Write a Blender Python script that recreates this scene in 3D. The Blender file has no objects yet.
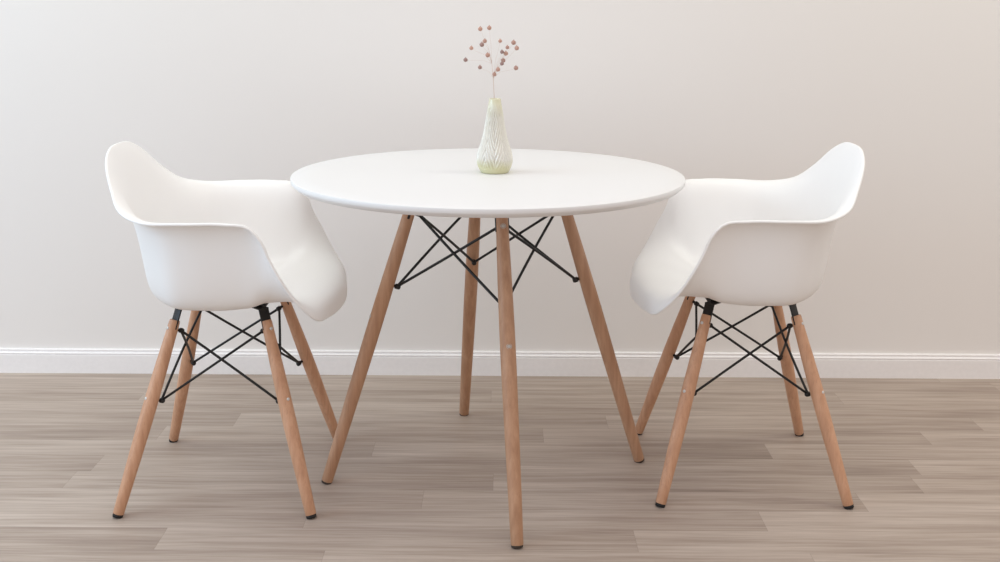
import bpy, bmesh, math, random
import numpy as np
from mathutils import Vector, Matrix

S = bpy.context.scene
COL = S.collection
PI = math.pi
random.seed(4)

# ------------------------------------------------------------------ helpers
def link(o, parent=None):
    COL.objects.link(o)
    if parent is not None:
        o.parent = parent
    return o

def mesh_obj(name, bm, mat, parent=None, smooth=True, loc=None):
    me = bpy.data.meshes.new(name)
    bm.normal_update()
    bm.to_mesh(me); bm.free()
    for p in me.polygons:
        p.use_smooth = smooth
    me.materials.append(mat)
    o = bpy.data.objects.new(name, me)
    link(o, parent)
    if loc is not None:
        o.location = loc
    return o

def auto_sharp(o, deg=35):
    me = o.data
    bm = bmesh.new(); bm.from_mesh(me)
    lim = math.radians(deg)
    for e in bm.edges:
        if len(e.link_faces) == 2 and e.calc_face_angle(0) > lim:
            e.smooth = False
    bm.to_mesh(me); bm.free()
    return o

def thing(name, label, cat, loc=(0, 0, 0), rotz=0.0, group=None):
    o = bpy.data.objects.new(name, None)
    o.empty_display_size = 0.1
    link(o)
    o.location = loc; o.rotation_euler = (0, 0, rotz)
    o['label'] = label; o['category'] = cat
    if group:
        o['group'] = group
    return o

def struct(name, bm, mat, smooth=False):
    o = mesh_obj(name, bm, mat, None, smooth)
    o['kind'] = 'structure'
    return o

def frame_to(d):
    """matrix whose z axis is d"""
    d = Vector(d).normalized()
    return d.to_track_quat('Z', 'Y').to_matrix().to_4x4()

def add_lathe(bm, prof, a, b, seg=32, cap=True):
    """prof: (t, r): t in metres along a->b"""
    a = Vector(a); b = Vector(b)
    M = Matrix.Translation(a) @ frame_to(b - a)
    rings = []
    for t, r in prof:
        rings.append([bm.verts.new(M @ Vector((r * math.cos(2 * PI * k / seg), r * math.sin(2 * PI * k / seg), t))) for k in range(seg)])
    for i in range(len(rings) - 1):
        for k in range(seg):
            bm.faces.new((rings[i][k], rings[i][(k + 1) % seg], rings[i + 1][(k + 1) % seg], rings[i + 1][k]))
    if cap:
        bm.faces.new(list(reversed(rings[0]))); bm.faces.new(rings[-1])

def add_tube(bm, pts, r, seg=10, caps=True):
    pts = [Vector(p) for p in pts]
    rings = []
    up = Vector((0.31, 0.17, 0.93)).normalized()
    for i, p in enumerate(pts):
        d = (pts[min(i + 1, len(pts) - 1)] - pts[max(i - 1, 0)]).normalized()
        x = up.cross(d)
        if x.length < 1e-4:
            x = Vector((1, 0, 0)).cross(d)
        x.normalize(); y = d.cross(x)
        rr = r[i] if isinstance(r, (list, tuple)) else r
        rings.append([bm.verts.new(p + x * (rr * math.cos(2 * PI * k / seg)) + y * (rr * math.sin(2 * PI * k / seg))) for k in range(seg)])
    for i in range(len(rings) - 1):
        for k in range(seg):
            bm.faces.new((rings[i][k], rings[i][(k + 1) % seg], rings[i + 1][(k + 1) % seg], rings[i + 1][k]))
    if caps:
        bm.faces.new(list(reversed(rings[0]))); bm.faces.new(rings[-1])

def add_box(bm, M, sx, sy, sz, bev=0.0):
    vs = []
    r = bmesh.ops.create_cube(bm, size=1.0, matrix=M @ Matrix.Diagonal((sx, sy, sz, 1)))
    if bev:
        es = list({e for v in r['verts'] for e in v.link_edges})
        bmesh.ops.bevel(bm, geom=es, offset=bev, segments=2, affect='EDGES', profile=0.6)

def add_ball(bm, c, r, u=12, v=8, sc=(1, 1, 1)):
    bmesh.ops.create_uvsphere(bm, u_segments=u, v_segments=v, radius=r, matrix=Matrix.Translation(c) @ Matrix.Diagonal((*sc, 1)))

# ------------------------------------------------------------------ materials
def srgb(r, g, b):
    f = lambda c: (c / 255 / 12.92) if c / 255 <= 0.04045 else ((c / 255 + 0.055) / 1.055) ** 2.4
    return (f(r), f(g), f(b), 1.0)

def new_mat(name):
    m = bpy.data.materials.new(name); m.use_nodes = True
    nt = m.node_tree
    return m, nt, nt.nodes, nt.links, nt.nodes['Principled BSDF']

def mix_rgb(nt, fac, a, b):
    n = nt.nodes.new('ShaderNodeMix'); n.data_type = 'RGBA'
    for sock, v in ((n.inputs[0], fac), (n.inputs[6], a), (n.inputs[7], b)):
        if isinstance(v, (tuple, list, float, int)):
            sock.default_value = v
        else:
            nt.links.new(v, sock)
    return n.outputs[2]

def math_n(nt, op, a, b=None, c=None, clamp=False):
    n = nt.nodes.new('ShaderNodeMath'); n.operation = op; n.use_clamp = clamp
    for i, v in enumerate((a, b, c)):
        if v is None:
            continue
        if isinstance(v, (int, float)):
            n.inputs[i].default_value = v
        else:
            nt.links.new(v, n.inputs[i])
    return n.outputs[0]

def noise(nt, vec, scale, detail=2, rough=0.5):
    n = nt.nodes.new('ShaderNodeTexNoise')
    n.inputs['Scale'].default_value = scale; n.inputs['Detail'].default_value = detail
    n.inputs['Roughness'].default_value = rough
    nt.links.new(vec, n.inputs['Vector'])
    return n.outputs[0]

def mapping(nt, vec, scale=(1, 1, 1), loc=(0, 0, 0)):
    n = nt.nodes.new('ShaderNodeMapping')
    n.inputs['Scale'].default_value = scale; n.inputs['Location'].default_value = loc
    nt.links.new(vec, n.inputs['Vector'])
    return n.outputs[0]

def ramp(nt, fac, stops):
    n = nt.nodes.new('ShaderNodeValToRGB')
    el = n.color_ramp.elements
    while len(el) < len(stops):
        el.new(0.5)
    for e, (p, c) in zip(el, stops):
        e.position = p; e.color = c
    nt.links.new(fac, n.inputs[0])
    return n.outputs[0]

def bump(nt, height, strength, dist):
    n = nt.nodes.new('ShaderNodeBump')
    n.inputs['Strength'].default_value = strength; n.inputs['Distance'].default_value = dist
    nt.links.new(height, n.inputs['Height'])
    return n.outputs[0]

def mat_plastic():
    m, nt, N, L, b = new_mat('white_moulded_plastic')
    tc = N.new('ShaderNodeTexCoord')
    n1 = noise(nt, tc.outputs['Object'], 6, 2)
    c = mix_rgb(nt, n1, srgb(246, 246, 246), srgb(248, 248, 248))
    L.new(c, b.inputs['Base Color'])
    b.inputs['Roughness'].default_value = 0.42
    n2 = noise(nt, tc.outputs['Object'], 900, 2)
    L.new(bump(nt, n2, 0.06, 0.001), b.inputs['Normal'])
    return m

def mat_table():
    m, nt, N, L, b = new_mat('white_lacquered_board')
    tc = N.new('ShaderNodeTexCoord')
    n1 = noise(nt, tc.outputs['Object'], 3, 2)
    c = mix_rgb(nt, n1, srgb(231, 231, 232), srgb(234, 234, 235))
    L.new(c, b.inputs['Base Color'])
    b.inputs['Roughness'].default_value = 0.45
    return m

def mat_beech(name, stops):
    m, nt, N, L, b = new_mat(name)
    tc = N.new('ShaderNodeTexCoord')
    oi = N.new('ShaderNodeObjectInfo')
    add = N.new('ShaderNodeVectorMath'); add.operation = 'ADD'
    sc = N.new('ShaderNodeVectorMath'); sc.operation = 'SCALE'; sc.inputs[0].default_value = (3.1, 5.7, 9.3)
    L.new(oi.outputs['Random'], sc.inputs['Scale'])
    L.new(tc.outputs['Object'], add.inputs[0]); L.new(sc.outputs[0], add.inputs[1])
    v = mapping(nt, add.outputs[0], (70, 70, 4))
    g = noise(nt, v, 1.0, 4, 0.6)
    v2 = mapping(nt, add.outputs[0], (260, 260, 22))
    f = noise(nt, v2, 1.0, 2, 0.5)
    c1 = ramp(nt, g, stops)
    fk = math_n(nt, 'MULTIPLY', math_n(nt, 'SUBTRACT', f, 0.55, clamp=True), 1.6)
    c2 = mix_rgb(nt, fk, c1, srgb(158, 116, 90))
    L.new(c2, b.inputs['Base Color'])
    b.inputs['Roughness'].default_value = 0.5
    L.new(bump(nt, f, 0.08, 0.001), b.inputs['Normal'])
    return m

def mat_plain(name, col, rough=0.5, metal=0.0, scale=80):
    m, nt, N, L, b = new_mat(name)
    tc = N.new('ShaderNodeTexCoord')
    n1 = noise(nt, tc.outputs['Object'], scale, 2)
    lo = tuple(c * 0.92 for c in col[:3]) + (1,)
    L.new(mix_rgb(nt, n1, lo, col), b.inputs['Base Color'])
    b.inputs['Roughness'].default_value = rough
    b.inputs['Metallic'].default_value = metal
    return m

def mat_wall():
    m, nt, N, L, b = new_mat('matt_wall_paint')
    tc = N.new('ShaderNodeTexCoord')
    n1 = noise(nt, tc.outputs['Object'], 1.3, 3)
    L.new(mix_rgb(nt, n1, srgb(236, 232, 229), srgb(238, 234, 231)), b.inputs['Base Color'])
    b.inputs['Roughness'].default_value = 0.85
    n2 = noise(nt, tc.outputs['Object'], 350, 3)
    L.new(bump(nt, n2, 0.05, 0.001), b.inputs['Normal'])
    return m

def mat_floor():
    m, nt, N, L, b = new_mat('grey_brown_laminate_planks')
    uv = N.new('ShaderNodeUVMap'); uv.uv_map = 'plank'          # u: metres along, v: metres across, both inside one plank
    at = N.new('ShaderNodeAttribute'); at.attribute_name = 'seed'
    sp = N.new('ShaderNodeSeparateXYZ'); L.new(uv.outputs[0], sp.inputs[0])
    u, v = sp.outputs[0], sp.outputs[1]
    cb = N.new('ShaderNodeCombineXYZ')
    L.new(u, cb.inputs[0]); L.new(v, cb.inputs[1])
    L.new(math_n(nt, 'MULTIPLY', at.outputs['Fac'], 37.0), cb.inputs[2])
    P = cb.outputs[0]
    # slow wander of the grain
    w = noise(nt, mapping(nt, P, (2.2, 9, 1)), 1.0, 2)
    wob = N.new('ShaderNodeCombineXYZ')
    L.new(math_n(nt, 'MULTIPLY', math_n(nt, 'SUBTRACT', w, 0.5), 0.022), wob.inputs[1])
    ad = N.new('ShaderNodeVectorMath'); ad.operation = 'ADD'
    L.new(P, ad.inputs[0]); L.new(wob.outputs[0], ad.inputs[1])
    Q = ad.outputs[0]
    broad = noise(nt, mapping(nt, Q, (1.6, 38, 1)), 1.0, 3, 0.55)
    fine = noise(nt, mapping(nt, Q, (5, 150, 1)), 1.0, 3, 0.6)
    hair = noise(nt, mapping(nt, Q, (14, 420, 1)), 1.0, 2, 0.6)
    slow = noise(nt, mapping(nt, P, (1.5, 3, 1)), 1.0, 1)
    k = math_n(nt, 'ADD', math_n(nt, 'MULTIPLY', broad, 0.50), math_n(nt, 'MULTIPLY', math_n(nt, 'SUBTRACT', fine, 0.12), 0.46))
    k = math_n(nt, 'ADD', k, math_n(nt, 'MULTIPLY', hair, 0.10))
    k = math_n(nt, 'ADD', k, math_n(nt, 'MULTIPLY', slow, 0.22))
    # every board is paler at its left end than at its right end
    k = math_n(nt, 'ADD', k, math_n(nt, 'MULTIPLY', math_n(nt, 'SUBTRACT', 0.45, u), 0.09))
    k = math_n(nt, 'ADD', k, math_n(nt, 'MULTIPLY', math_n(nt, 'SUBTRACT', at.outputs['Fac'], 0.5), 0.03))
    col = ramp(nt, k, [(0.34, srgb(140, 124, 113)), (0.50, srgb(164, 148, 136)), (0.62, srgb(179, 164, 152)), (0.82, srgb(201, 187, 176))])
    # thin joints
    ev = math_n(nt, 'MINIMUM', v, math_n(nt, 'SUBTRACT', 0.0986, v))
    eu = math_n(nt, 'MINIMUM', u, math_n(nt, 'SUBTRACT', 1.025, u))
    e = math_n(nt, 'MINIMUM', ev, eu)
    j = math_n(nt, 'SUBTRACT', 1.0, math_n(nt, 'DIVIDE', e, 0.0009), clamp=True)
    col2 = mix_rgb(nt, math_n(nt, 'MULTIPLY', j, 0.45), col, srgb(120, 106, 96))
    L.new(col2, b.inputs['Base Color'])
    rg = math_n(nt, 'ADD', 0.42, math_n(nt, 'MULTIPLY', fine, 0.2))
    L.new(rg, b.inputs['Roughness'])
    b.inputs['Specular IOR Level'].default_value = 0.35
    h = math_n(nt, 'SUBTRACT', math_n(nt, 'MULTIPLY', fine, 0.25), j)
    L.new(bump(nt, h, 0.12, 0.001), b.inputs['Normal'])
    return m

def mat_vase():
    m, nt, N, L, b = new_mat('pearl_green_glass')
    tc = N.new('ShaderNodeTexCoord')
    sp = N.new('ShaderNodeSeparateXYZ'); L.new(tc.outputs['Object'], sp.inputs[0])
    n = noise(nt, mapping(nt, tc.outputs['Object'], (40, 40, 18)), 1.0, 2)
    z = math_n(nt, 'ADD', sp.outputs[2], math_n(nt, 'MULTIPLY', math_n(nt, 'SUBTRACT', n, 0.5), 0.02))
    c = ramp(nt, math_n(nt, 'DIVIDE', z, 0.181), [(0.08, srgb(220, 217, 176)), (0.20, srgb(246, 244, 236)), (0.72, srgb(245, 243, 233)), (0.95, srgb(228, 225, 194))])
    L.new(c, b.inputs['Base Color'])
    b.inputs['Roughness'].default_value = 0.12
    b.inputs['Transmission Weight'].default_value = 0.12
    b.inputs['IOR'].default_value = 1.45
    b.inputs['Coat Weight'].default_value = 0.6
    b.inputs['Coat Roughness'].default_value = 0.08
    return m

M_PL, M_TB = mat_plastic(), mat_table()
M_BE = mat_beech('pinkish_beech_wood', [(0.28, srgb(188, 141, 110)), (0.5, srgb(201, 154, 122)), (0.72, srgb(212, 167, 136))])
M_BT = mat_beech('tan_beech_wood', [(0.28, srgb(168, 126, 97)), (0.5, srgb(182, 140, 110)), (0.72, srgb(195, 154, 124))])  # tan table wood, its colour also darkened for shade under the top
M_BK = mat_plain('black_powder_coated_steel', srgb(19, 17, 18), 0.5)
M_RB = mat_plain('black_rubber', srgb(22, 20, 21), 0.7)
M_ST = mat_plain('dull_steel_screw', srgb(196, 192, 188), 0.4, 0.5)
M_BR = mat_plain('dark_brown_felt', srgb(62, 52, 44), 0.8)
M_SC = mat_plain('bright_zinc_screw', srgb(222, 221, 219), 0.4, 0.35)
M_WALL, M_FL, M_VS = mat_wall(), mat_floor(), mat_vase()
M_SK = mat_plain('white_gloss_skirting_paint', srgb(250, 247, 247), 0.45)
M_STEM = mat_plain('dried_stem', srgb(214, 190, 178), 0.7)

def mat_berry():
    m, nt, N, L, b = new_mat('dried_berry')
    oi = N.new('ShaderNodeObjectInfo')
    tc = N.new('ShaderNodeTexCoord')
    c = ramp(nt, oi.outputs['Random'], [(0.0, srgb(150, 126, 122)), (0.5, srgb(190, 150, 134)), (1.0, srgb(214, 168, 146))])
    n = noise(nt, tc.outputs['Object'], 400, 2)
    L.new(mix_rgb(nt, math_n(nt, 'MULTIPLY', n, 0.5), c, srgb(120, 96, 96)), b.inputs['Base Color'])
    b.inputs['Roughness'].default_value = 0.55
    return m
M_BERRY = mat_berry()

# ------------------------------------------------------------------ measured layout (metres; x right, y away from the camera, z up)
F, CH, CD, PIT, ROLL = 1110.55555, 1.14536, 2.06254, 0.15908, -0.00618
TX, TY, RF, TH, TR, H = -0.02788, 0.53597, 0.39247, 0.17786, 0.46067, 0.7463
WY = 1.25118

# ------------------------------------------------------------------ the setting
XW = 5.0
def build_floor():
    bm = bmesh.new()
    uvl = bm.loops.layers.uv.new('plank')
    sd = bm.faces.layers.float.new('seed')
    PW, PLn, y0 = 0.0986, 1.025, 0.1315
    known = {-1: 0.66, 0: -0.727, 1: -0.43, 4: 0.02, 7: 0.30, 2: -0.176, 3: -0.012, 5: -0.324, 6: 0.120, 8: 0.42, 9: -0.022, 10: 0.484}
    rnd = random.Random(11)
    for r in range(-28, 12):
        off = known.get(r, rnd.uniform(0, PLn))
        ya, yb = y0 + r * PW, y0 + (r + 1) * PW
        yb2 = min(yb, WY + 0.03)
        if ya >= yb2:
            continue
        n0 = math.floor((-XW - off) / PLn)
        k = n0
        while off + k * PLn < XW:
            xa, xb = off + k * PLn, off + (k + 1) * PLn
            ca, cb = max(xa, -XW), min(xb, XW)
            f = bm.faces.new([bm.verts.new((x, y, 0)) for x, y in ((ca, ya), (cb, ya), (cb, yb2), (ca, yb2))])
            f[sd] = rnd.random()
            for lp in f.loops:
                lp[uvl].uv = (lp.vert.co.x - xa, lp.vert.co.y - ya)
            k += 1
    # slab below
    ylo = y0 - 28 * PW
    Mx = Matrix.Translation((0, (ylo + WY + 0.03) / 2, -0.011))
    r = bmesh.ops.create_cube(bm, size=1.0, matrix=Mx @ Matrix.Diagonal((2 * XW, WY + 0.03 - ylo, 0.02, 1)))
    return struct('floor', bm, M_FL)
build_floor()

bm = bmesh.new()
add_box(bm, Matrix.Translation((0, WY + 0.016 + 0.05, 1.35 - 0.02)), 2 * XW, 0.1, 2.74)
struct('wall_back', bm, M_WALL)

# skirting board: flat face, a groove, a bead, a groove and a small top lip
bm = bmesh.new()
prof = [(0.016, 0.0), (0.0, 0.0), (0.0, 0.0575), (0.0008, 0.0588), (0.0040, 0.0598), (0.0042, 0.0612), (0.0014, 0.0618), (0.0004, 0.0630),
        (0.0012, 0.0646), (0.0050, 0.0660), (0.0078, 0.0668), (0.0080, 0.0716), (0.0066, 0.0722), (0.0062, 0.0732), (0.0072, 0.0742), (0.0110, 0.0750), (0.016, 0.0752)]
ra = [bm.verts.new((-XW, WY + y, z)) for y, z in prof]; rb = [bm.verts.new((XW, WY + y, z)) for y, z in prof]
for i in range(len(prof) - 1):
    bm.faces.new((ra[i], ra[i + 1], rb[i + 1], rb[i]))
bm.faces.new((ra[-1], ra[0], rb[0], rb[-1])); bm.faces.new(ra); bm.faces.new(list(reversed(rb)))
bmesh.ops.recalc_face_normals(bm, faces=bm.faces[:])
struct('baseboard_back', bm, M_SK)

# ------------------------------------------------------------------ armchair
STATIONS = [  # rim from the front centre round one side to the back centre; six control points each, from seat centre outwards
    [(0.08, 0, .467), (0.15, 0, .476), (0.210, 0, .487), (0.250, 0, .490), (0.273, 0, .474), (0.268, 0, .440)],
    [(0.08, .04, .467), (0.15, .08, .476), (0.202, .108, .486), (0.236, .128, .488), (0.255, .138, .473), (0.252, .140, .443)],
    [(0.08, .07, .469), (0.138, .125, .481), (0.180, .168, .492), (0.211, .202, .494), (0.232, .223, .484), (0.236, .231, .463)],
    [(0.07, .085, .469), (0.120, .152, .481), (0.153, .194, .496), (0.178, .228, .511), (0.195, .254, .523), (0.202, .267, .512)],
    [(0.06, .09, .469), (0.104, .162, .480), (0.133, .206, .499), (0.155, .240, .531), (0.168, .268, .564), (0.175, .282, .562)],
    [(0.05, .10, .468), (0.097, .174, .477), (0.118, .218, .498), (0.136, .246, .552), (0.145, .268, .607), (0.150, .284, .611)],
    [(0.045, .10, .467), (0.085, .187, .474), (0.103, .226, .496), (0.120, .248, .580), (0.131, .266, .645), (0.135, .287, .648)],
    [(0.035, .10, .466), (0.065, .187, .471), (0.078, .226, .494), (0.094, .248, .598), (0.105, .264, .676), (0.110, .290, .677)],
    [(0.02, .10, .465), (0.035, .187, .467), (0.042, .226, .492), (0.048, .248, .600), (0.052, .262, .686), (0.056, .291, .684)],
    [(-0.01, .10, .465), (-0.02, .187, .466), (-0.024, .226, .492), (-0.026, .246, .600), (-0.030, .261, .686), (-0.032, .291, .684)],
    [(-0.04, .09, .465), (-0.070, .176, .465), (-0.084, .213, .492), (-0.085, .229, .610), (-0.100, .244, .688), (-0.126, .272, .684)],
    [(-0.055, .08, .465), (-0.099, .150, .465), (-0.116, .180, .494), (-0.119, .194, .612), (-0.140, .209, .695), (-0.176, .236, .699)],
    [(-0.065, .06, .465), (-0.122, .115, .465), (-0.146, .143, .497), (-0.151, .153, .620), (-0.178, .166, .712), (-0.209, .184, .738)],
    [(-0.07, .04, .465), (-0.138, .078, .465), (-0.163, .100, .500), (-0.171, .108, .625), (-0.205, .116, .742), (-0.238, .124, .790)],
    [(-0.075, .02, .465), (-0.145, .04, .465), (-0.171, .050, .502), (-0.181, .054, .627), (-0.217, .060, .758), (-0.249, .068, .813)],
    [(-0.075, 0, .465), (-0.147, 0, .465), (-0.173, 0, .502), (-0.184, 0, .627), (-0.220, 0, .762), (-0.252, 0, .818)],
]
CENTRE = (0.0, 0.0, 0.465)

def shell_grid(nphi=128, ns=30):
    st = np.array(STATIONS)
    mir = st[1:-1][::-1] * np.array([1, -1, 1])
    ring = np.concatenate([st, mir])
    n = len(ring)
    rim = ring[:, -1]
    seg = np.linalg.norm(np.roll(rim, -1, 0) - rim, axis=1)
    t = np.concatenate([[0], np.cumsum(seg)]); T = t[-1]
    def ev(tt):
        i = int(np.searchsorted(t, tt, 'right') - 1) % n
        t1, t2 = t[i], t[i + 1]
        p0, p1, p2, p3 = ring[i - 1], ring[i], ring[(i + 1) % n], ring[(i + 2) % n]
        d0 = seg[i - 1]; d1 = seg[i]; d2 = seg[(i + 1) % n]
        m1 = ((p1 - p0) / d0 * d1 + (p2 - p1) / d1 * d0) / (d0 + d1)
        m2 = ((p2 - p1) / d1 * d2 + (p3 - p2) / d2 * d1) / (d1 + d2)
        x = (tt - t1) / d1
        h00, h10, h01, h11 = 2*x**3-3*x**2+1, x**3-2*x**2+x, -2*x**3+3*x**2, x**3-x**2
        return h00 * p1 + h10 * d1 * m1 + h01 * p2 + h11 * d1 * m2
    ctr = [ev(T * k / nphi) for k in range(nphi)]
    # clamped cubic B-spline along each section
    P = np.array([np.vstack([np.array(CENTRE)[None], c]) for c in ctr])      # nphi,7,3
    m = P.shape[1]; deg = 3
    kn = np.concatenate([[0] * deg, np.linspace(0, 1, m - deg + 1), [1] * deg])
    def basis(x):
        N = np.zeros(len(kn) - 1)
        j = min(np.searchsorted(kn, x, 'right') - 1, m - 1)
        N[j] = 1
        for d in range(1, deg + 1):
            M2 = np.zeros(len(kn) - 1)
            for i in range(len(kn) - 1 - d):
                a = (x - kn[i]) / (kn[i + d] - kn[i]) * N[i] if kn[i + d] > kn[i] else 0
                b = (kn[i + d + 1] - x) / (kn[i + d + 1] - kn[i + 1]) * N[i + 1] if kn[i + d + 1] > kn[i + 1] else 0
                M2[i] = a + b
            N = M2
        return N[:m]
    B = np.array([basis(min(x, 1 - 1e-9)) for x in np.linspace(0, 1, ns)])
    return np.einsum('sm,pmc->psc', B, P)

def build_shell(parent):
    G = shell_grid()
    nphi, ns, _ = G.shape
    bm = bmesh.new()
    c = bm.verts.new(CENTRE)
    V = [[bm.verts.new(G[k, s]) for s in range(1, ns)] for k in range(nphi)]
    for k in range(nphi):
        a, b = V[k], V[(k + 1) % nphi]
        bm.faces.new((c, a[0], b[0]))
        for s in range(ns - 2):
            bm.faces.new((a[s], a[s + 1], b[s + 1], b[s]))
    bmesh.ops.recalc_face_normals(bm, faces=bm.faces[:])
    # give it thickness with a rounded edge
    bm.normal_update()
    if c.normal.z < 0:
        for f in bm.faces:
            f.normal_flip()
    o = mesh_obj('seat_shell', bm, M_PL, parent)
    md = o.modifiers.new('thickness', 'SOLIDIFY'); md.thickness = 0.0065; md.offset = 0.0
    md.use_even_offset = False
    bv = o.modifiers.new('round_edge', 'BEVEL'); bv.width = 0.0028; bv.segments = 3; bv.limit_method = 'ANGLE'; bv.angle_limit = math.radians(50)
    return o

def leg_axis(sx, sy, z):
    """axis of a chair leg: foot on the floor, leaning in to the top"""
    return Vector((sx * (0.218 - 0.268 * z), sy * (0.22 - 0.272 * z), z))

def build_chair():
    root = thing('armchair', '', 'chair')
    shell = build_shell(root)
    UP, LO = 0.405, 0.252                      # heights of the rod joints
    nodes = {}
    for sx in (1, -1):
        for sy in (1, -1):
            a, b = leg_axis(sx, sy, 0.007), leg_axis(sx, sy, 0.426)
            d = (b - a); Ln = d.length; d.normalize()
            bm = bmesh.new()
            prof = [(0, .0112), (.0015, .0122), (.05, .0132), (.12, .0146), (.20, .0158), (.27, .0158), (.34, .0146), (.40, .0130), (Ln - .006, .0122), (Ln - .0015, .0112)]
            add_lathe(bm, prof, a, b, 32)
            lg = mesh_obj('leg', bm, M_BE, root); auto_sharp(lg, 50)
            bm = bmesh.new()
            f0 = leg_axis(sx, sy, 0.0)
            add_lathe(bm, [(0, .0104), (.001, .0114), (.0050, .0117), (.0072, .0114)], f0, f0 + d * 0.01, 24)
            mesh_obj('foot_glide', bm, M_RB, lg)
            # horizontal direction across the leg from outside to inside (towards the chair's middle plane)
            inn = Vector((-sx, -sy, 0)).normalized()
            inn2 = (inn - d * inn.dot(d)).normalized()
            for z, r in ((UP, .0131), (LO, .0158)):
                p = leg_axis(sx, sy, z)
                bm = bmesh.new()
                face = -inn2
                q = p + face * (r - 0.0015)
                add_lathe(bm, [(0, .0038), (.0016, .0038), (.0028, .0024)], q, q + face, 16)
                add_lathe(bm, [(0, .0016), (.0032, .0016)], q, q + face, 6)
                mesh_obj('screw', bm, M_SC, lg)
                # bolt and cap on the inner side
                q = p + inn2 * (r - 0.002)
                bm = bmesh.new()
                add_lathe(bm, [(0, .0034), (.008, .0034), (.0082, .0056), (.0150, .0060), (.0180, .0045), (.0186, .002)], q, q + inn2, 16)
                mesh_obj('bolt_cap', bm, M_BK, lg)
                nodes[(sx, sy, z)] = q + inn2 * 0.011
    # eight wire rods, a cross on each of the four sides
    for (A, B) in (((1, 1), (1, -1)), ((-1, 1), (-1, -1)), ((1, 1), (-1, 1)), ((1, -1), (-1, -1))):
        for (p, q) in ((A, B), (B, A)):
            a, b = nodes[(*p, UP)], nodes[(*q, LO)]
            d = (b - a).normalized()
            # pass each other without touching: the two rods of a cross bow apart a little
            mid = (a + b) / 2
            outv = Vector((mid.x, mid.y, 0)).normalized() * (0.0026 if p == A else -0.0026)
            pts = []
            for k in range(13):
                t = k / 12
                pts.append(a.lerp(b, t) + outv * math.sin(PI * t))
            bm = bmesh.new()
            add_tube(bm, pts, 0.0030, 10)
            for e, s in ((a, 1), (b, -1)):
                add_tube(bm, [e - d * 0.003 * s, e + d * 0.008 * s], [0.0042, 0.0026], 10)
            mesh_obj('brace_rod', bm, M_BK, root)
    # two steel brackets under the seat: a plate let into each leg head, bent over and joined by a cross bar
    for sx in (1, -1):
        bm = bmesh.new()
        zt = 0.4500
        for sy in (1, -1):
            lo, hi = leg_axis(sx, sy, 0.405), leg_axis(sx, sy, 0.4505)
            d = (hi - lo).normalized()
            rad = Vector((sx, sy, 0)).normalized(); nrm = (rad - d * rad.dot(d)).normalized(); tan = d.cross(nrm)
            M = Matrix.Translation((lo + hi) / 2 - nrm * 0.001) @ Matrix(((*tan, 0), (*nrm, 0), (*d, 0), (0, 0, 0, 1))).transposed()
            add_box(bm, M, 0.0256, 0.0042, (hi - lo).length, 0.0018)
            e = Vector((hi.x, hi.y, zt))
            M = Matrix.Translation(e - rad * 0.0165) @ Matrix(((*Vector((-rad.y, rad.x, 0)), 0), (*rad, 0), (0, 0, 1, 0), (0, 0, 0, 1))).transposed()
            add_box(bm, M, 0.024, 0.040, 0.0042, 0.0014)
        xb, yb = leg_axis(sx, 1, 0.4515).x - sx * 0.02, leg_axis(sx, 1, 0.4515).y - 0.02
        add_box(bm, Matrix.Translation((xb + sx * 0.012, 0, zt - 0.0006)), 0.018, 2 * yb + 0.030, 0.0038, 0.001)
        o = mesh_obj('mounting_bracket', bm, M_BK, root); auto_sharp(o, 40)
        for sy in (1, -1):
            bm = bmesh.new()
            b0 = Vector((xb + sx * 0.004, sy * (yb + 0.004), zt + 0.001))
            add_lathe(bm, [(0, .011), (.0125, .011)], b0, b0 + Vector((0, 0, 1)), 20)
            mesh_obj('shock_mount', bm, M_RB, root)
    return root

def dup(root, label=None):
    r = root.copy(); COL.objects.link(r)
    for ch in list(root.children):
        c = ch.copy(); COL.objects.link(c); c.parent = r
        for g in list(ch.children):
            d = g.copy(); COL.objects.link(d); d.parent = c
    if label:
        r['label'] = label
    return r

chair = build_chair()
chair['label'] = 'white armchair with beech legs left of the round table, facing right'
chair['group'] = 'white armchairs at the round table'
chair2 = dup(chair, 'white armchair with beech legs right of the round table, facing left')
chair.location = (-0.63765, 0.49977, 0); chair.rotation_euler = (0, 0, 0.00574)
chair2.location = (0.59271, 0.56781, 0); chair2.rotation_euler = (0, 0, PI - 0.00527)

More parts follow.
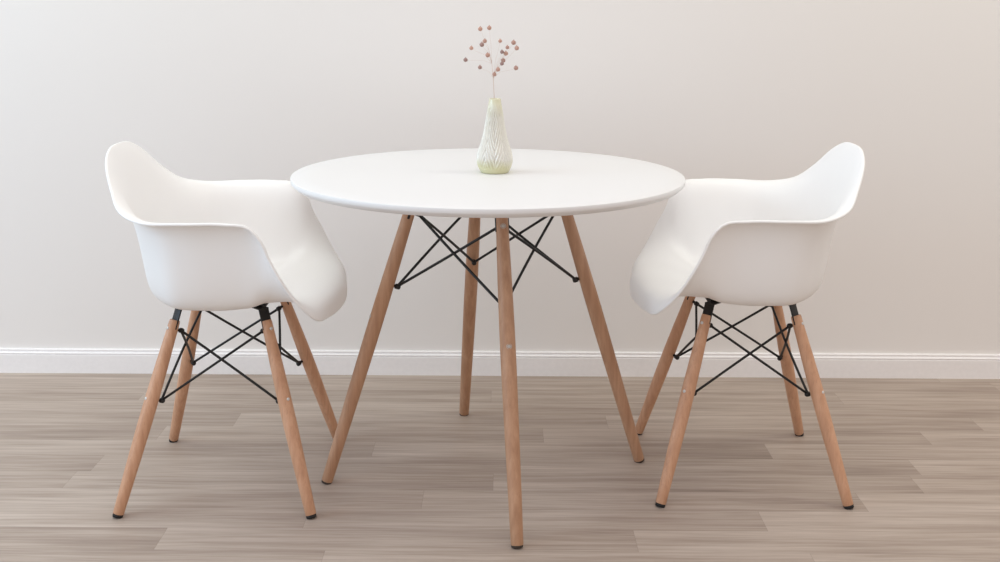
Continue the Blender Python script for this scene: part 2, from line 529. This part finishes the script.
# ------------------------------------------------------------------ table
def build_table():
    root = thing('dining_table', 'round white dining table on four splayed beech legs, between the two armchairs', 'table', (TX, TY, 0), TH)
    # top: soft upper edge, undercut lower edge
    bm = bmesh.new()
    zb = 0.7268
    prof = [(0.0, .0001), (0.0, TR - .0500), (0.0, TR - .0110), (.0004, TR - .0100), (.0090, TR - .0008), (.0102, TR),
            (.0183, TR), (.0191, TR - .0004), (.0195, TR - .0014), (.0195, TR - .05), (.0195, .0001)]
    add_lathe(bm, prof, (0, 0, zb), (0, 0, 1), 192)
    top = mesh_obj('tabletop', bm, M_TB, root); auto_sharp(top, 40)
    ZT = zb
    def ax(k, z):
        a = k * PI / 2
        r = 0.39247 + (0.16922 - 0.39247) * z / 0.71736
        return Vector((r * math.cos(a), r * math.sin(a), z))
    UP, LO = 0.660, 0.487
    nodes = {}
    for k in range(4):
        a = k * PI / 2
        A, B = ax(k, 0.005), ax(k, ZT - 0.003)
        d = (B - A); Ln = d.length; d.normalize()
        rad = Vector((math.cos(a), math.sin(a), 0)); tan = Vector((-math.sin(a), math.cos(a), 0))
        bm = bmesh.new()
        add_lathe(bm, [(0, .0124), (.002, .0136), (.10, .0148), (.22, .0160), (.36, .0172), (.46, .0172), (.56, .0160), (.66, .0142), (Ln, .0134)], A, B, 32)
        lg = mesh_obj('leg', bm, M_BT, root); auto_sharp(lg, 50)
        bm = bmesh.new()
        f0 = ax(k, 0)
        add_lathe(bm, [(0, .0116), (.001, .0126), (.0040, .0129), (.0052, .0124)], f0, f0 + d, 24)
        mesh_obj('foot_glide', bm, M_BR, lg)
        out = (rad - d * rad.dot(d)).normalized()
        for z, r in ((0.656, .0143), (0.405, .0172)):
            p = ax(k, z) + out * (r - .002)
            bm = bmesh.new()
            add_lathe(bm, [(0, .0062), (.0018, .0062), (.0019, .0054), (.0008, .0050), (.0008, .0042), (.0026, .0036), (.0030, .0022), (.0022, .0016), (.0022, .0005)], p, p + out, 20)
            mesh_obj('screw', bm, M_ST, lg)
        for z, r in ((UP, .0140), (LO, .0172)):
            p = ax(k, z) - out * (r - .002)
            bm = bmesh.new()
            add_lathe(bm, [(0, .0040), (.004, .0040), (.0042, .0062), (.013, .0066), (.0165, .0050), (.0172, .002)], p, p - out, 16)
            mesh_obj('bolt_cap', bm, M_BK, lg)
            nodes[(k, z)] = p - out * 0.009
        # steel plate let into a slot across the leg head
        bm = bmesh.new()
        c = ax(k, 0.681)
        M = Matrix.Translation(c) @ Matrix((( *tan, 0), ( *out, 0), ( *d, 0), (0, 0, 0, 1))).transposed()
        add_box(bm, M, 0.0312, 0.0060, 0.076, 0.0012)
        mesh_obj('bracket_plate', bm, M_BK, lg)
        # flange that screws up into the top, reaching inwards
        bm = bmesh.new()
        c = ax(k, 0) ; c = Vector((c.x, c.y, 0)).normalized() * 0.150
        M = Matrix.Translation((c.x, c.y, ZT - 0.002)) @ Matrix.Rotation(a, 4, 'Z')
        add_box(bm, M, 0.060, 0.030, 0.004, 0.001)
        mesh_obj('mounting_bracket', bm, M_BK, root)
    for k in range(4):
        j = (k + 1) % 4
        for (p, q, s) in ((k, j, 1), (j, k, -1)):
            A, B = nodes[(p, UP)], nodes[(q, LO)]
            d = (B - A).normalized()
            mid = (A + B) / 2
            ov = Vector((mid.x, mid.y, 0)).normalized() * (0.003 * s)
            bm = bmesh.new()
            add_tube(bm, [A.lerp(B, t / 12) + ov * math.sin(PI * t / 12) for t in range(13)], 0.0033, 10)
            for e, g in ((A, 1), (B, -1)):
                add_tube(bm, [e - d * 0.004 * g, e + d * 0.010 * g], [0.0048, 0.0028], 10)
            mesh_obj('brace_rod', bm, M_BK, root)
    return root
build_table()

# ------------------------------------------------------------------ vase and sprig
VX, VY = -0.0131, 0.556
def build_vase():
    root = thing('bud_vase', 'small pale green pearly vase with chevron ribs standing on the white tabletop', 'vase', (VX, VY, H + 0.0003))
    hs = [0, .003, .012, .022, .036, .052, .075, .10, .125, .15, .17, .179, .181]
    rs = [.0335, .0362, .0402, .0416, .0418, .0395, .0315, .0256, .0212, .0178, .0156, .0146, .0138]
    def rad(z): return float(np.interp(z, hs, rs))
    def rads(z):
        return sum(rad(min(max(z + dz, 0), .181)) for dz in (-.004, -.002, 0, .002, .004)) / 5
    K = 0.97                                       # overall size
    nz, na = 130, 192
    bm = bmesh.new()
    rings = []
    for i in range(nz + 1):
        z = 0.181 * i / nz
        base = rads(z) if 0.006 < z < 0.176 else rad(z)
        row = []
        env = min(1, max(0, (z - .010) / .018)) * min(1, max(0, (.170 - z) / .03))
        for k in range(na):
            a = 2 * PI * k / na
            col = (a + PI / 2) / (2 * PI) * 5 + 0.5               # five chevron columns, each a V
            fr = abs((col % 1.0) - 0.5) * 2           # 0 at the V's foot, 1 at its arms
            ph = (z - fr * 0.070) / 0.0215
            rib = 0.5 + 0.5 * math.cos(2 * PI * ph)
            seam = math.exp(-(min(fr, 1 - fr) / 0.10) ** 2)
            r = base + env * (0.0046 * rib - 0.0012 * seam - 0.0020) * (0.55 + base / .08)
            row.append(bm.verts.new((K * r * math.cos(a), K * r * math.sin(a), K * z)))
        rings.append(row)
    # lip and inside wall
    inner = [(.1815, .0122), (.1800, .0112), (.170, .0112), (.15, .0138), (.125, .0170), (.10, .0210), (.075, .0265), (.052, .0340), (.036, .0370), (.024, .0365), (.017, .030), (.0150, .018), (.0145, .004)]
    for z, r in inner:
        rings.append([bm.verts.new((K * r * math.cos(2 * PI * k / na), K * r * math.sin(2 * PI * k / na), K * z)) for k in range(na)])
    for i in range(len(rings) - 1):
        for k in range(na):
            bm.faces.new((rings[i][k], rings[i][(k + 1) % na], rings[i + 1][(k + 1) % na], rings[i + 1][k]))
    bm.faces.new(list(reversed(rings[0]))); bm.faces.new(rings[-1])
    mesh_obj('vase_body', bm, M_VS, root)
    return root

def pix(px, py, Y):
    """point in the plane y = Y that the photograph shows at (px, py)"""
    u, v = px - 500, 181 - py
    cr, sr = math.cos(ROLL), math.sin(ROLL)
    a, b = u * cr + v * sr, -u * sr + v * cr
    d = Vector((a, F * math.cos(PIT) + b * math.sin(PIT), -F * math.sin(PIT) + b * math.cos(PIT)))
    t = (Y + CD) / d.y
    return Vector((0, -CD, CH)) + d * t

BERRIES = [(480.3, 28.9), (489.3, 27.9), (484.8, 41), (481.9, 44.6), (471.4, 48.1), (500.2, 41), (513.6, 42.6), (516.8, 48.1), (507.5, 47.4),
           (502.1, 51.9), (505.9, 53.5), (465.6, 59.9), (487.7, 55.1), (503.2, 60.4), (502, 63.6), (480, 67.3), (498, 69.5), (516, 68), (494.4, 74.3)]
def build_sprig():
    Z0 = H + 0.0155
    root = thing('dried_sprig', 'thin dried sprig of small pinkish brown berries standing in the pale vase', 'dried flower', (VX, VY, Z0))
    O = Vector((VX, VY, Z0))
    rnd = random.Random(5)
    mouth = pix(494.2, 97, VY); 
    fork = pix(493.2, 78, VY); knee = pix(491.5, 60, VY + .004)
    bm = bmesh.new()
    base = Vector((VX - 0.004, VY, Z0 + 0.001))
    stem = [base, base.lerp(mouth, .5) + Vector((.001, 0, 0)), mouth, fork, knee]
    add_tube(bm, [p - O for p in stem], [.0009, .0009, .0008, .0007, .0004], 8)
    mesh_obj('stem', bm, M_STEM, root)
    for px, py in BERRIES:
        p = pix(px, py, VY + rnd.uniform(-.03, .03))
        s = fork if (px > 491 or py > 60) else fork.lerp(knee, .8)
        if py > 72: s = mouth.lerp(fork, .8)
        m1 = s.lerp(p, .45) + Vector(((s.x - p.x) * .12, 0, .004)); 
        bm = bmesh.new()
        add_tube(bm, [q - O for q in (s, s.lerp(m1, .55), m1, m1.lerp(p, .6) + Vector(((p.x - m1.x) * .06, 0, -.0008)), p)], [.00028, .00022, .0002, .00018, .00015], 6)
        mesh_obj('twig', bm, M_STEM, root)
        bm = bmesh.new()
        r = rnd.uniform(.0046, .0058)
        add_ball(bm, (0, 0, 0), r, 14, 10, (1, 1, .94))
        for v in bm.verts:
            v.co *= 1 + .05 * math.sin(v.co.x * 900 + v.co.z * 700)
        add_tube(bm, [(0, 0, r * .85), (rnd.uniform(-.001, .001), 0, r * 1.35)], [.0012, .0002], 6)
        mesh_obj('berry', bm, M_BERRY, root, loc=p - O)
    return root
build_vase()
build_sprig()

# ------------------------------------------------------------------ light
def area(name, loc, target, sx, sy, power, col):
    l = bpy.data.lights.new(name, 'AREA'); l.shape = 'RECTANGLE'; l.size = sx; l.size_y = sy
    l.energy = power; l.color = col
    o = bpy.data.objects.new(name, l); link(o)
    o.location = loc
    o.rotation_euler = (Vector(target) - Vector(loc)).to_track_quat('-Z', 'Y').to_euler()
    return o
LIGHTS = {
    'side_window': ((-3.3, -0.7, 1.5), (1.0, -0.7, 1.2), 2.4, 1.7),
    'front_window': ((-2.4, -3.0, 1.9), (0, 0.7, 0.8), 2.2, 1.8),
    'added_wall_fill_left': ((-1.75, 0.5, 2.7), (-1.75, 0.5, 0.0), 1.8, 0.6),  # added fill light, no known fixture: lifts the upper left of the wall
    'added_wall_fill_right': ((1.85, 0.5, 2.7), (1.85, 0.5, 0.0), 1.8, 0.6),  # its added counterpart, brightening the upper right of the wall
    'right_window': ((2.8, -2.8, 1.8), (0, 0.7, 0.8), 2.0, 1.8),
    'ceiling_panel': ((0.0, -1.2, 2.7), (0.0, -1.2, 0.0), 3.0, 2.0),
}
POWER = {
    'side_window': (24, 37.5, 50), 'front_window': (0, 0, 0), 'ceiling_panel': (9, 9, 11), 'right_window': (0, 0, 0), 'added_wall_fill_left': (12.5, 14, 13), 'added_wall_fill_right': (14, 14.5, 12.5),
}
WORLD = (0.85, 0.785, 0.745)
for n, (lc, tg, sx_, sy_) in LIGHTS.items():
    p = POWER[n]; mx = max(p)
    if mx > 0:
        area(n, lc, tg, sx_, sy_, mx, tuple(c / mx for c in p))
w = bpy.data.worlds.new('room_ambience'); S.world = w; w.use_nodes = True
nt = w.node_tree
bg = nt.nodes['Background']
# soft daylight bounced about the room, a little stronger from the white ceiling than from the walls
tc = nt.nodes.new('ShaderNodeTexCoord'); sp = nt.nodes.new('ShaderNodeSeparateXYZ')
nt.links.new(tc.outputs['Generated'], sp.inputs[0])
up = math_n(nt, 'MAXIMUM', sp.outputs[2], 0.0)
nt.links.new(math_n(nt, 'MULTIPLY_ADD', up, 0.22, 0.84), bg.inputs[1])
bg.inputs[0].default_value = (*WORLD, 1)

# ------------------------------------------------------------------ camera
cam = bpy.data.cameras.new('camera')
cam.sensor_fit = 'HORIZONTAL'; cam.sensor_width = 36; cam.lens = F * 36 / 1000
cam.shift_y = -0.1; cam.clip_start = 0.05
co = bpy.data.objects.new('camera', cam); link(co)
Xr = Vector((1, 0, 0)); Fw = Vector((0, math.cos(PIT), -math.sin(PIT))); Up = Vector((0, math.sin(PIT), math.cos(PIT)))
cr, sr = math.cos(ROLL), math.sin(ROLL)
r_ = Xr * cr - Up * sr; u_ = Xr * sr + Up * cr
co.matrix_world = Matrix((( *r_, 0), ( *u_, 0), ( *(-Fw), 0), (0, 0, 0, 1))).transposed()
co.location = (0, -CD, CH)
S.camera = co

S.view_settings.view_transform = 'Standard'
S.view_settings.look = 'None'
S.view_settings.gamma = 1.0
S.view_settings.exposure = 0.0
S.view_settings.use_curve_mapping = False
S.cycles.use_denoising = True
S.cycles.max_bounces = 10
S.cycles.diffuse_bounces = 6
